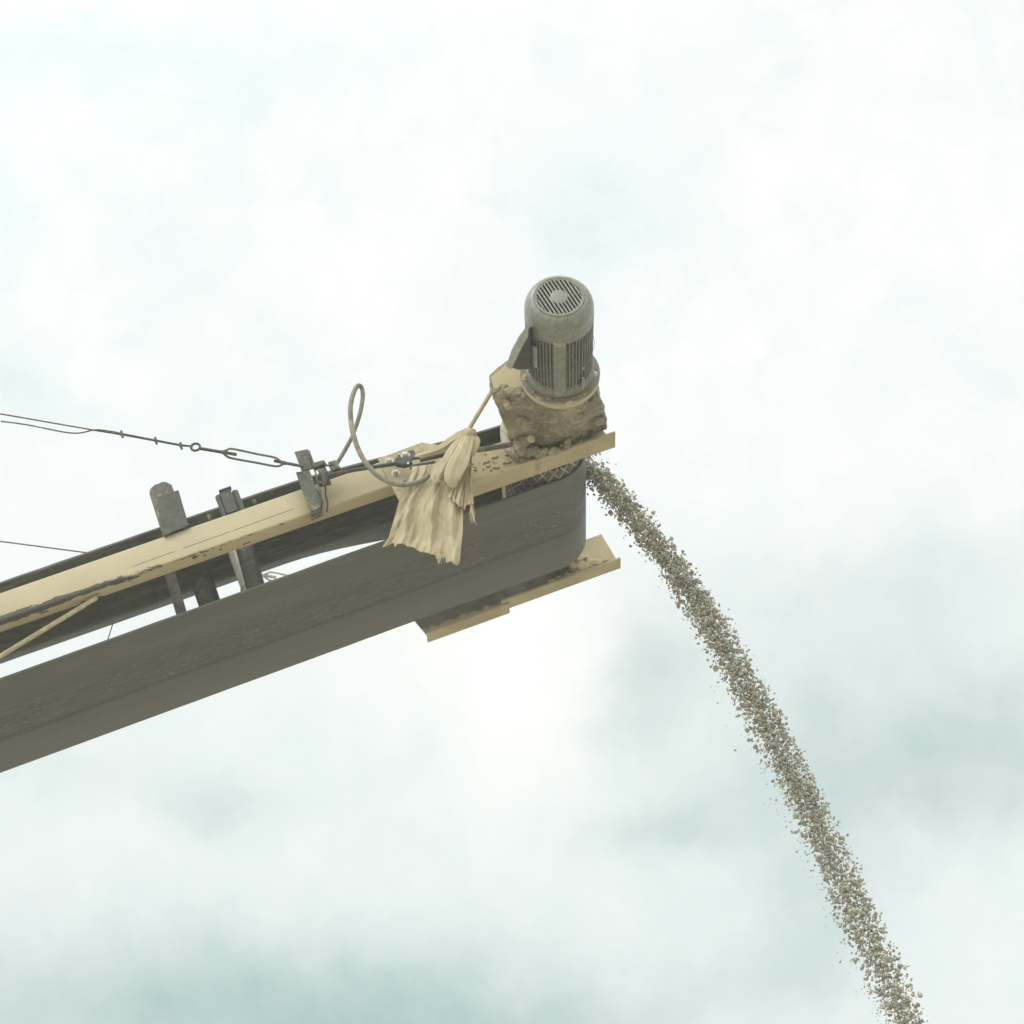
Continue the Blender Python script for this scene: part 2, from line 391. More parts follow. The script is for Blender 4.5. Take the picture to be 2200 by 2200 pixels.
def build_belt():
    path=[('top',LEFT+ (0-LEFT)*i/70) for i in range(70)]+[('arc',PI*i/30) for i in range(31)]+[('ret',LEFT*i/70) for i in range(1,71)]
    ns=[-.25+.5*j/40 for j in range(41)]
    mb=MB(); outer=[[belt_point(k,t,n,0.0) for n in ns] for k,t in path]; inner=[[belt_point(k,t,n,-.007) for n in ns] for k,t in path]
    # tiny wavy nicks on the belt edges
    def nick(p,n):
        if abs(abs(n)-.25)<1e-6:
            e=.0025*noise.noise(V((p[0]*9,n*50,p[2]*3)))-.004*max(0,noise.noise(V((p[0]*23,n*70,5)))-.35)
            return (p[0],p[1]+math.copysign(e,n) ,p[2])
        return p
    rings=[]
    for o,i in zip(outer,inner):
        rings.append([nick(p,n) for p,n in zip(o,ns)]+[nick(p,n) for p,n in list(zip(i,ns))[::-1]])
    mb.loft(rings,caps=True)
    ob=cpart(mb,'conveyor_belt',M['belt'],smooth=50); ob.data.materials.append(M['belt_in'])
    k=len(rings[0])
    for p in ob.data.polygons:
        if all(41<=v%k for v in p.vertices): p.material_index=1
build_belt()
# head pulley
hp=cpart(MB().lathe((0,-.255,0),(0,1,0),[(0,.03),(0,.1325),(.004,.1335),(.551,.1335),(.555,.1325),(.555,.03)],72),'head_pulley',M['lag'],smooth=40)
sub(MB().lathe((0,-.42,0),(0,1,0),[(0,.03),(.80,.03)],24),'shaft',M['rust'],hp,ORG)

# side beams (folded channel, lips inward)
def channel(n0,n1,u0,u1,d0,d1,t=.0055,rad=.0065,nseg=40):
    s=1 if n0>n1 else -1          # n0 = outer web face, n1 = inner lips
    pts=[]
    def arc(cn,cu,r,a0,a1):
        for i in range(5):
            a=a0+(a1-a0)*i/4; pts.append((cn+s*r*math.cos(a),cu+r*math.sin(a)))
    pts.append((n1,u0)); arc(n0-s*rad,u0+rad,rad,-PI/2,0); arc(n0-s*rad,u1-rad,rad,0,PI/2); pts.append((n1,u1))
    pts.append((n1,u1-t)); arc(n0-s*rad,u1-rad,rad-t,PI/2,0); arc(n0-s*rad,u0+rad,rad-t,0,-PI/2); pts.append((n1,u0+t))
    rings=[[(d0+(d1-d0)*i/nseg,a,b) for a,b in pts] for i in range(nseg+1)]
    return MB().loft(rings)
DB=P(885,1045,.36)[0]
cpart(channel(.36,NF,UR,UT,LEFT,DB),'side_beam',M['beam'],'tan side beam with chipped paint facing the viewer')
cpart(channel(-.36,-NF,UR,UT,LEFT,DB),'side_beam',M['beam'],'far side beam hidden behind the belt')

# head frames: web plate with an outward bottom flange, sand caked
def headframe(sgn,d0,d1,ub,ut,nw,fl,endcurve,name='end_frame',lab=None,mat='head'):
    mb=MB(); t=.007
    prof=[]
    # L section with a rounded inner root
    sf=1 if fl>0 else -1; r=.018 if fl>0 else .036
    prof=[(nw-t*sf,ub-t),(nw+fl,ub-t),(nw+fl,ub)]
    for i in range(9):
        a=-PI/2-(PI/2)*i/8; prof.append((nw+sf*(r+r*math.cos(a)),ub+r+r*math.sin(a)))
    prof+=[(nw,ut),(nw-t*sf,ut)]
    N=46; rings=[]
    for i in range(N+1):
        d=d0+(d1-d0)*i/N; ring=[]
        for (n,u) in prof:
            k=ss(ub+.03,ut,u)
            de=d-endcurve*k*ss(d1-.12,d1,d)
            ring.append((de,sgn*n,u))
        rings.append(ring)
    mb.loft(rings)
    return cpart(mb,name,M[mat],lab,smooth=40)
HU=-.128; HT=P(1020,969,.32)[2]
near_head=headframe(1,P(905,1090,.32)[0],.200,HU,HT,.32,.070,.03,lab='sand caked near end frame under the gear motor')
far_head=headframe(-1,-.215,.228,FU,.022,.386,-.050,.004,lab='far end frame below the belt with sand stuck in its corner',mat='far')
# overlapping far plate at its left end
a=P(917,1372,-.33); 
mb=MB(); dl=Q(920,1381,FU-.012)[0]; dr=Q(1082,1313,FU-.012)[0]
mb.prism([(-.515,-.372,-.03),(-.19,-.372,-.03),(-.19,-.372,FU-.0075),(-.492,-.372,FU-.0075)],(0,-.007,0))
mb.box((-.492,-.409,FU-.0165),(-.19,-.352,FU-.0085))
cpart(mb,'splice_plate',M['far'],'far splice plate at the lower left of the end frame',bevel=.002)
# sand drift stuck in the far corner and lumps on the near web
def lumps(spots,seed,name,par):
    mb=MB(); rnd=random.Random(seed)
    for (c,r) in spots: mb.blob(c,r,.5,40,(10,7),rnd.random()*9)
    o=sub(mb,name,M['head'],par,ORG,smooth=60); o['kind']='stuff'; return o
rnd=random.Random(3); sp=[]
for i in range(22):
    x=rnd.gauss(1052,20); y=rnd.gauss(996,11)-.3*(x-1052); p=P(x,y,.323); r=rnd.uniform(.002,.0045); sp.append((p,(r*1.4,r*.8,r)))
for (x,y) in ((1066,981),(1093,992),(1099,977),(1062,1003),(1049,1000)): sp.append((P(x,y,.322),(.008,.004,.006)))
for i in range(60):
    x=rnd.uniform(1120,1300); y=968-.33*(x-1120)+rnd.gauss(0,6); p=P(x,y,.327); r=rnd.uniform(.003,.010); sp.append((p,(r*1.5,r*.8,r)))
lumps(sp,5,'caked_sand',near_head)
sp=[]
for i in range(70):
    x=rnd.uniform(1180,1322); y=1262-.38*(x-1180)+rnd.gauss(0,7); p=P(x,y-2,-.335); r=rnd.uniform(.003,.0085); sp.append(((p[0],-.352-rnd.uniform(0,.022),FU+rnd.uniform(.002,.02)),(r*1.5,r,r*.9)))
for i in range(12):
    sp.append(((rnd.uniform(.10,.19),-.384,rnd.uniform(-.09,.0)),(.018,.004,.016)))
lumps(sp,6,'caked_sand',far_head)
mb=MB(); mb.prism([P(x,y,-.350) for x,y in ((1212,1192),(1224,1186),(1238,1218),(1228,1224))],(0,-.03,0)); sub(mb,'gusset',M['head'],far_head,ORG,bevel=.003)
# bearing blocks of the head shaft
for s_ in (1,-1):
    mb=MB(); mb.lathe((0,s_*.305,0),(0,s_,0),[(0,.062),(.010,.062),(.014,.045),(.03,.042)],32); 
    b_=cpart(mb,'shaft_bearing',M['hub'])
# near splice plate with four bolts
poly=[(812,988),(906,953),(936,957),(1000,985),(985,1030),(950,1060),(900,1088),(858,1080)]
mb=MB(); mb.prism([P(x,y,.362) for x,y in poly],(0,.007,0))
spl=cpart(mb,'splice_plate',M['tanp'],'tan bolted splice plate behind the hanging sacking',bevel=.0015)
for (x,y,r) in ((836,992,.0095),(871,979,.0105),(850,1017,.0095),(869,1035,.008)):
    sub(bolt(P(x,y,.3695),(0,1,0),r,.010),'bolt',M['zinc'],spl,ORG)
mb=MB(); mb.prism([P(x,y,.3695) for x,y in ((853,979),(889,966),(893,976),(880,982),(858,988))],(0,.0012,0))
sub(mb,'bare_patch',M['steel'],spl,ORG)

# trough idler set: leaning roller + side bracket above the beam, bar and roller below it
def leaning(p0,p1,r,seg=28,cap=.006):
    a=V(p0);b=V(p1);L=(b-a).length
    return MB().lathe(p0,tuple(b-a),[(0,r*.55),(0,r-cap),(cap*.5,r-cap*.3),(cap,r),(L-cap,r),(L,r-cap),(L,r*.5)],seg)
mb=leaning(P(345,1051,.300),P(385,1176,.300),.0385)
mb.displace(lambda p:tuple(V(p)+V((1,1,1))*.0025*noise.noise(V(p)*60)))
idl=cpart(mb,'idler_roller',M['rust'],'leaning idler roller with a sand caked end')
mb=MB(); q=[P(x,y,.366) for x,y in ((335,1069),(384,1055),(406,1131),(353,1153))]
mb.prism(q,(0,.006,0)); e=[P(x,y,.366) for x,y in ((381,1056),(384,1055),(406,1131),(403,1133))]
mb.prism(e,(0,-.045,0)); e=[P(x,y,.366) for x,y in ((335,1069),(338,1068),(356,1152),(353,1153))]; mb.prism(e,(0,-.03,0))
cpart(mb,'roller_bracket',M['steel'],'dark folded bracket plate standing on the side beam',bevel=.001)
mb=MB(); q=[P(x,y,.20) for x,y in ((343,1200),(365,1190),(405,1328),(384,1340))]; mb.prism(q,(0,.007,0))
q=[P(x,y,.20) for x,y in ((362,1191),(365,1190),(405,1328),(402,1329))]; mb.prism(q,(0,-.03,0))
cpart(mb,'roller_hanger',M['steel'],'flat bar hanger between the two runs of belt',bevel=.001)
cpart(leaning(P(435,1252,.06),P(462,1330,.06),.0365),'idler_roller',M['roller'],'short dark roller under the trough')
# second station
mb=leaning(P(513,1130,.19),P(556,1285,.19),.030)
cpart(mb,'support_post',M['steel'],'round dark post behind the side beam')
r2=cpart(leaning(P(500,1165,.13),P(541,1278,.13),.027),'idler_roller',M['pale'],'pale ended roller beside the round post')
sub(MB().torus(P(536,1263,.13),tuple(V((1,0,0))),(0,1,0),.027,.004,24,8),'end_ring',M['pale'],r2,ORG)
up=MB()
for (xa,ya),(xb,yb) in (((469,1066),(486,1112)),((504,1056),(522,1102))):
    c0=P(xa,ya,.335); a=V(c0);b=V(P(xb,yb,.335)); up.lathe(c0,tuple(b-a),[(0,.003),(0,.0095),(.003,.0112),((b-a).length,.0112)],18)
q=[P(x,y,.350) for x,y in ((472,1061),(495,1053),(511,1098),(488,1106))]; up.prism(q,(0,.010,0))
q=[P(x,y,.354) for x,y in ((489,1105),(499,1087),(513,1096),(511,1099))]; up.prism(q,(0,.008,0))
q=[P(x,y,.345) for x,y in ((471,1060),(497,1051),(498,1054),(472,1063))]; up.prism(q,(0,.019,0))
cpart(up,'roller_bracket',M['steel'],'twin tube bracket with a front plate on the side beam',bevel=.001)
# small fittings peeping over the beam edge
for (x,y,h) in ((452,1112,.018),(548,1076,.012)):
    cpart(MB().lathe(P(x,y+6,.33),(0,.3,1),[(0,.006),(h,.006),(h+.003,.004)],10),'grease_nipple',M['rust'])
# diagonal brace and hanging wire, scraper rod
cpart(MB().tube([P(208,1284,.325),P(-260,1568,.26)],.0078,12),'diagonal_brace',M['tanp'],'thin tan bracing rod rising to the side beam')
cpart(MB().tube([P(243,1338,.05),P(226,1392,.05)],.0018,8),'tie_wire',M['wire'])
cpart(MB().tube([P(1080,1030,.28),P(1084,1076,.24)],.0062,10),'scraper_rod',M['hub'])
# return idler out of the way and torn flap on the belt edge
# anchor bracket for the guy turnbuckle (two stacked angle pieces), near and far
def anchor(off,lab):
    mb=MB()
    def pp(x,y,n=.40):
        p=P(x,y,n); return (p[0],p[1]+off,p[2])
    mb.prism([pp(x,y) for x,y in ((633,973),(662,967),(676,1008),(648,1013))],(0,.006,0))
    mb.prism([pp(x,y) for x,y in ((636,1017),(665,1012),(692,1080),(689,1092),(667,1102),(646,1046))],(0,.006,0))
    mb.prism([pp(x,y) for x,y in ((664.5,976),(666.5,975.6),(677,1006),(694,1082),(692,1084),(674,1007))],(0,.022,0))
    mb.prism([pp(x,y) for x,y in ((660,1060),(690,1052),(692,1090),(667,1102))],(0,-.045*(1 if off==0 else -1),0))
    o=cpart(mb,'anchor_bracket',M['rust'],lab,bevel=.001)
    if off==0:
        c=pp(699,1022,.425); c2=pp(696,1045,.425); ax=tuple(V(c2)-V(c))
        m2=MB(); prof=[(0,.006)]
        for i in range(4): prof+=[(.004+i*.005,.0135-.001*i),(.007+i*.005,.0135-.001*i),(.0085+i*.005,.009)]
        prof+=[(.028,.0075),(.036,.006),(.040,.003)]
        m2.lathe(c,ax,prof,18); sub(m2,'washer_stack',M['rust'],o,ORG)
        m2=MB(); m2.prism([pp(x,y,.41) for x,y in ((671,1003),(698,996),(701,1005),(675,1013))],(0,.022,0)); 
        m2.prism([pp(x,y,.41) for x,y in ((682,1013),(700,1009),(706,1020),(692,1028))],(0,.016,0)); sub(m2,'saddle',M['rust'],o,ORG,bevel=.003)
        m2=MB(); m2.prism([pp(x,y,.41) for x,y in ((706,1001),(722,996),(733,1013),(714,1019))],(0,.020,0))
        m2.tube(catmull([pp(*q,.43) for q in ((694,996),(696,993),(703,1000),(716,998),(726,1006))],6),.0035,8); sub(m2,'clamp',M['rust'],o,ORG,bevel=.003)
        m2=MB(); m2.prism([pp(x,y,.405) for x,y in ((685,1041),(709,1036),(712,1042),(688,1047))],(0,.018,0)); sub(m2,'base_clip',M['rust'],o,ORG,bevel=.001)
        m2=MB(); m2.tube(catmull([pp(*q,.405) for q in ((699,1046),(700,1064),(704,1082),(702,1098))],6),lambda t:(.0085,.003),10); sub(m2,'strap',M['steel'],o,ORG)
    return o
anchor(0,'sand splashed anchor bracket gripping the near guy wire')
anchor(-.80,'far anchor bracket mostly hidden behind the belt')

# ---------------------------------------------------------------- gear motor
mo=P(1203,799,.70); MD,MU=mo[0],mo[2]
GO=(MD,.36,MU)
gm=empty('gear_motor',GO,'grey finned electric motor on a mud caked gearbox at the conveyor head','motor')
def gpart(mb,name,mat,label=None,**k): return part(mb,name,mat,gm,GO,label,**k)
def rad(mb,k): return mb.displace(lambda p:(MD+(p[0]-MD)*k,p[1],MU+(p[2]-MU)*k))
KB,KC,KF=.925,.91,.95
def gsub(mb,name,mat,par,**k): return sub(mb,name,mat,par,GO,**k)
# gearbox casing
fr=[P(x,y,.635) for x,y in ((1057,842),(1053,806),(1086,778),(1150,745),(1258,748),(1286,850),(1210,868))]
bk=[P(x,y,.350) for x,y in ((1116,985),(1106,940),(1135,892),(1200,862),(1290,866),(1304,922),(1215,958))]
def dense(poly,k):
    out=[]
    for i in range(len(poly)):
        for j in range(k): out.append(lerp(poly[i],poly[(i+1)%len(poly)],j/k))
    return out
k=28; fr=dense(fr,k); bk=dense(bk,k); K=80
rings=[]
cf=tuple(sum(p[i] for p in fr)/len(fr) for i in range(3)); cb=tuple(sum(p[i] for p in bk)/len(bk) for i in range(3))
for f_ in (.15,.4,.65,.85,.96): rings.append([lerp(cf,p,f_) for p in fr])
for i in range(K+1): rings.append([lerp(p,q,i/K) for p,q in zip(fr,bk)])
for f_ in (.9,.6,.2): rings.append([lerp(cb,p,f_) for p in bk])
mb=MB().loft(rings)
def muddy(p):
    v=V(p); a=noise.fractal(v*10,1,2,3)*.006+abs(noise.noise(v*24))*.008+noise.ridged_multi_fractal(V((v.x*14,v.y*32,v.z*14)),.9,2,4,1,2)*.002+noise.noise(v*95)*.0022-.001
    w=ss(.66,.60,p[1]); c=V((MD,p[1],MU+.06)); dr=(v-c); dr.y=0; dr.normalize()
    q=v+dr*a*(.25+.75*w); return tuple(q)
mb.displace(muddy)
gb=gpart(mb,'gearbox',M['mud'],'gearbox casing caked with dried slurry',smooth=60)
def crust_n(x,y):
    yf=852+ (x-1057)*.03; yb=980-(x-1116)*.31; return .635+(y-yf)/(yb-yf)*(.350-.635)
for (x,y,r) in ((1123,908,.018),(1246,892,.017),(1275,862,.015),(1174,917,.021),(1092,872,.013),(1286,905,.019),(1205,905,.012)):
    p=P(x,y,crust_n(x,y)+.016); b_=MB().lathe(p,(0,0,-1),[(-.03,r*.9),(-.002,r),(.006,r*.96),(.010,r*.7),(.011,r*.2)],24)
    b_.displace(lambda q:tuple(V(q)+V((1,1,1))*.0016*noise.noise(V(q)*70))); gsub(b_,'bolt_head',M['mud'],gb,smooth=60)
# tan dusted face plate behind the flange
mb=MB(); poly=[P(x,y,.640) for x,y in ((1062,842),(1055,812),(1090,784),(1150,748),(1250,750),(1270,830),(1210,845),(1125,850),(1092,842))]
mb.prism(poly,(0,.006,0)); gsub(mb,'cover_plate',M['head'],gb,bevel=.003)
mb=MB(); rnd=random.Random(12)
for i in range(26):
    k_=i/25; x=1070+k_*65+rnd.gauss(0,2); y=838+k_*18-10*math.sin(k_*3.1)+rnd.gauss(0,3.5); r=rnd.uniform(.006,.016)
    mb.blob(P(x,y,.640),(r*1.5,r*.6,r),.55,45,(12,9),i)
o=gsub(mb,'caked_mud',M['mud'],gb,smooth=60); o['kind']='stuff'
# torque lug with its pin
lug=MB(); 
for (x,y,n,r) in ((1119,952,.43,(.022,.02,.026)),(1124,970,.415,(.018,.016,.018)),(1142,970,.41,(.026,.018,.016)),(1165,972,.40,(.026,.016,.014)),(1190,970,.395,(.026,.014,.012)),(1130,945,.44,(.018,.016,.016)),(1212,962,.39,(.022,.012,.012))):
    lug.blob(P(x,y,n),r,.45,34,(28,20),x)
gsub(lug,'torque_lug',M['mud'],gb,smooth=60)
gsub(MB().blob(P(1141,943,.47),(.0125,.0125,.014),.08,40,(16,12),2),'pin',M['head'],gb,smooth=60)
mb=MB(); mb.prism([P(x,y,.40) for x,y in ((1212,942),(1226,939),(1227,960),(1213,964))],(0,.012,0)); gsub(mb,'key_block',M['mud'],gb,bevel=.002)
# output hub ring at the pulley
gpart(MB().lathe((0,.326,0),(0,1,0),[(0,.05),(0,.132),(.004,.135),(.020,.135),(.024,.131),(.026,.10)],64),'output_flange',M['hub'],'pale dusty output ring between gearbox and belt')
# round motor flange
fl=gpart(rad(MB().lathe((MD,NFL-.052,MU),(0,1,0),[(0.006,.05),(.006,.105),(.014,.124),(.024,.1305),(.047,.1320),(.052,.1300),(.0525,.09)],72),KF),'motor_flange',M['flange'],'round motor flange with a dusty tan rim')
for (x,y) in ((1275,804),(1180,832),(1237,838),(1130,812)):
    p=P(x,y,NFL); gsub(bolt((p[0],NFL-.0002,p[2]),(0,1,0),.0085,.010),'bolt',M['zinc'] if x==1275 else M['motor_dust'],fl)
rnd=random.Random(9); mb=MB()
for i in range(40):
    a=-PI/2+rnd.gauss(-.05,.5); r=rnd.uniform(.116,.124); s_=rnd.uniform(.002,.0055)
    mb.blob((MD+r*math.cos(a),NFL+.001,MU+r*math.sin(a)),(s_*1.4,s_,s_),.5,70,(8,6),i)
o=gsub(rad(mb,KF),'caked_mud',M['mud'],fl); o['kind']='stuff'
# finned housing
N0,N1=NFL,.975
body=MB().lathe((MD,N0,MU),(0,1,0),[(-.001,.05),(-.001,.116),(.030,.115),(.040,.1015),(N1-N0+.03,.1015),(N1-N0+.03,.05)],72)
nf=56
for i in range(nf):
    a=2*PI*i/nf; ax=V((math.cos(a),0,math.sin(a))); tx=V((-math.sin(a),0,math.cos(a)))
    deg=math.degrees(a)%360
    if 236<deg<256: continue
    r0,r1=.097,.1145; h=.0013
    n0=N0+.034+(.004 if i%3 else .0); n1=N1+.02
    base=V((MD,0,MU)); ring=[]
    q=[]
    for nn in (n0,n1):
        for (r,t) in ((r0,-h*1.4),(r1,-h),(r1,h),(r0,h*1.4)):
            rr=r if (nn!=n0 or r==r0) else r1-.005
            v=base+ax*rr+tx*t; q.append((v.x,nn,v.z))
    body.loft([q[:4],q[4:]])
# smooth foot pad on the underside
def radial_box(a0,a1,r0,r1,n0,n1,seg=6):
    ring=[]
    for r in (r0,r1):
        rng=range(seg+1) if r==r0 else range(seg,-1,-1)
        for j in rng:
            a=math.radians(a0+(a1-a0)*j/seg); ring.append((MD+r*math.cos(a),MU+r*math.sin(a)))
    return [[(x,n0,z) for x,z in ring],[(x,n1,z) for x,z in ring]]
body.loft(radial_box(237,256,.095,.1165,N0+.016,N1-.012))
hs=gpart(rad(body,KB),'motor_housing',M['motor'],smooth=30)
gsub(rad(MB().torus((MD,.842,MU),(1,0,0),(0,0,1),.1158,.0008,72,6),KB),'band_wire',M['rust'],hs)
mb=MB(); mb.loft(radial_box(192,207,.1152,.1168,.82,.92)); gsub(rad(mb,KB),'nameplate',M['lid'],hs)
a=math.radians(288); c=(MD+.1165*math.cos(a),.818,MU+.1165*math.sin(a)); mb=MB(); mb.lathe(c,(math.cos(a),0,math.sin(a)),[(0,.006),(.003,.006),(.003,.0025)],4); gsub(rad(mb,KB),'tag',M['tanp'],hs)
mb=MB(); 
for i in range(9): mb.blob((MD+.117*math.cos(a)+.002*math.sin(i*3),.722+.006*i,MU+.117*math.sin(a)),(.006,.006,.005),.5,60,(8,6),i)
gsub(rad(mb,KB),'mud_streak',M['mud'],hs)
mb=MB(); 
for i in range(14): mb.blob((MD+.114*math.cos(math.radians(238+i*1.3)),.962+.006*math.sin(i*2.2),MU+.114*math.sin(math.radians(238+i*1.3))),(.004,.005,.004),.5,60,(8,6),i)
gsub(rad(mb,KB),'mud_streak',M['motor_dust'],hs)
# fan cover with a slotted end grille
NE=1.095
for _ in range(30):
    y=proj(W(MD,NE,MU))[1]; NE+=(y-636)/455.0
print('motor end n',NE,'centre',MD,MU)
cov=MB(); NC=NE
prof=[(.962,.1135),(.962,.1155),(NC-.055,.1160)]
for i in range(1,9):
    a=PI/2*i/8; prof.append((NC-.055+.049*math.sin(a),.1160-.030*(1-math.cos(a))))
prof+=[(NC-.003,.0845),(NC-.001,.0835),(NC-.001,.0805),(NC-.006,.0800),(NC-.010,.0785)]
cov.lathe((MD,0,MU),(0,1,0),prof,80,caps=False)
fc=gpart(rad(cov,KC),'fan_cover',M['motor_cover'],smooth=40,solid=0)
g=MB(); RG=.0795; ang=math.radians(-86); e1=V((math.cos(ang),0,math.sin(ang))); e2=V((-math.sin(ang),0,math.cos(ang))); pitch=.0122; hb=.0031
def gp(a,b,n): v=V((MD,0,MU))+e1*a+e2*b; return (v.x,n,v.z)
def bar(a0,a1,b0,b1,n0=NC-.008,n1=NC-.0025):
    g.loft([[gp(a0,b0,n0),gp(a1,b0,n0),gp(a1,b1,n0),gp(a0,b1,n0)],[gp(a0,b0,n1),gp(a1,b0,n1),gp(a1,b1,n1),gp(a0,b1,n1)]])
nb=7
for i in range(-nb,nb):
    b=(i+.5)*pitch
    if abs(b)>=RG-.004: continue
    L=math.sqrt(RG*RG-b*b); bar(-L,L,b-hb,b+hb)
# solid hub and the shorter end slots
g.lathe((MD,0,MU),(0,1,0),[(NC-.0084,.001),(NC-.0084,.029),(NC-.0022,.029),(NC-.0018,.0275),(NC-.0018,.001)],24)
for sgn in (1,-1):
    b0,b1=sorted((sgn*5.5*pitch,sgn*(RG-.005)))
    for q in (1,-1): bar(min(q*.0165,q*.035),max(q*.0165,q*.035),b0,b1)
    b0,b1=sorted((sgn*(RG-.005),sgn*(RG-.001))); bar(-.022,.022,b0,b1)
g.lathe((MD,0,MU),(0,1,0),[(NC-.0086,.0745),(NC-.0028,.0745),(NC-.0024,.0752),(NC-.0024,.0812),(NC-.0086,.0812)],72,caps=False)
gsub(rad(g,KC),'grille',M['motor_cover'],fc,smooth=25)
fan=MB().lathe((MD,NC-.05,MU),(0,1,0),[(0,.02),(0,.10),(.002,.10),(.002,.02)],40)
for i in range(7):
    a=2*PI*i/7; ax=V((math.cos(a),0,math.sin(a))); tx=V((-math.sin(a),0,math.cos(a))); base=V((MD,0,MU)); q=[]
    for nn in (NC-.048,NC-.024):
        for (r,t) in ((.02,-.0015),(.09,-.0015),(.09,.0015),(.02,.0015)):
            v=base+ax*r+tx*t; q.append((v.x,nn,v.z))
    fan.loft([q[:4],q[4:]])
gsub(rad(fan,KC),'fan',M['dark'],fc)
# terminal box on the motor's left side, lid seen edge-on
tb=MB(); zs=MU-.055
b0=[Q(x,y,MU-.045) for x,y in ((1140,700),(1131,716),(1116,742),(1101,776),(1098,785),(1112,791),(1140,789))]
tb.prism(b0,(.021,-.081,.055)); tbo=gpart(tb,'terminal_box',M['dark'],'dark terminal box on the motor side',bevel=.002)
ld=[Q(x,y,MU-.052) for x,y in ((1135,703),(1135,722),(1121,747),(1106,779),(1098,794),(1087,787),(1099,752),(1115,722),(1128,705))]
gsub(MB().prism(ld,(.004,-.016,.011)),'lid',M['lid'],tbo,bevel=.002)

# ---------------------------------------------------------------- loose things on the conveyor
cl=[(580+X/5.682,780+Y/5.682,n) for X,Y,n in ((800,1245,.42),(835,1195,.425),(900,1090,.43),(990,925,.44),(1040,800,.445),(1095,630,.45),(1130,450,.455),(1130,335,.46),(1105,285,.468),(1070,280,.475),(1025,350,.48),(990,480,.485),(982,600,.49),(998,780,.49),(1035,930,.49),(1090,1080,.485),(1180,1230,.48),(1300,1360,.475),(1450,1450,.47),(1600,1485,.47),(1750,1470,.47),(1870,1425,.47),(1940,1370,.468))]
pts=catmull([P(*q) for q in cl],8)
cb=MB().tube(pts,lambda t:.0068+.0013*ss(.15,.6,t),14); co=cb.build('power_cable',M['cable'],origin=pts[0]); tag(co,'thick grey cable standing in a tall loop above the tan beam','cable')
mb=MB().tube(catmull([P(1002,938,.47),P(1008,922,.475),P(1034,878,.50),P(1058,838,.53),P(1076,806,.56),P(1091,779,.60)],6),lambda t:.0066+.0012*t,12)
o=mb.build('motor_lead',M['cord'],origin=P(1002,938,.47)); tag(o,'taut tan lead running from the knotted sacking up to the motor','cable')

# tension rod between the anchor bracket and the gearbox lug
TO=P(703,1021,.425)
tr=empty('tension_rod',TO,'slim dark rod with a forked clevis lying along the top of the beam','rod')
mb=MB().tube([P(703,1022,.425),P(760,1010,.425),P(850,996,.425)],lambda t:(.0075,.0060),10); part(mb,'rod',M['steel'],tr,TO)
mb=MB(); mb.prism([P(x,y,.418) for x,y in ((848,995),(853,990),(872,990),(886,994),(886,1003),(868,1007),(850,1004))],(0,.022,0))
cv=part(mb,'clevis',M['steel'],tr,TO,bevel=.003)
for (a_,b_) in (((862,990),(905,980)),((880,1004),(935,994))): sub(MB().tube([P(*a_,.43),P(b_[0]-20,b_[1]+4,.43),P(*b_,.43)],lambda t:(.0062,.009),8),'prong',M['steel'],cv,TO)
sub(MB().lathe(P(877,997,.442),(0,1,0),[(0,.004),(.006,.004)],10),'pin',M['zinc'],cv,TO)
mb=MB().tube([P(902,988,.425),P(960,975,.425),P(1040,965,.425),P(1112,953,.43)],.0085,12); part(mb,'forked_bar',M['rust'],tr,TO)

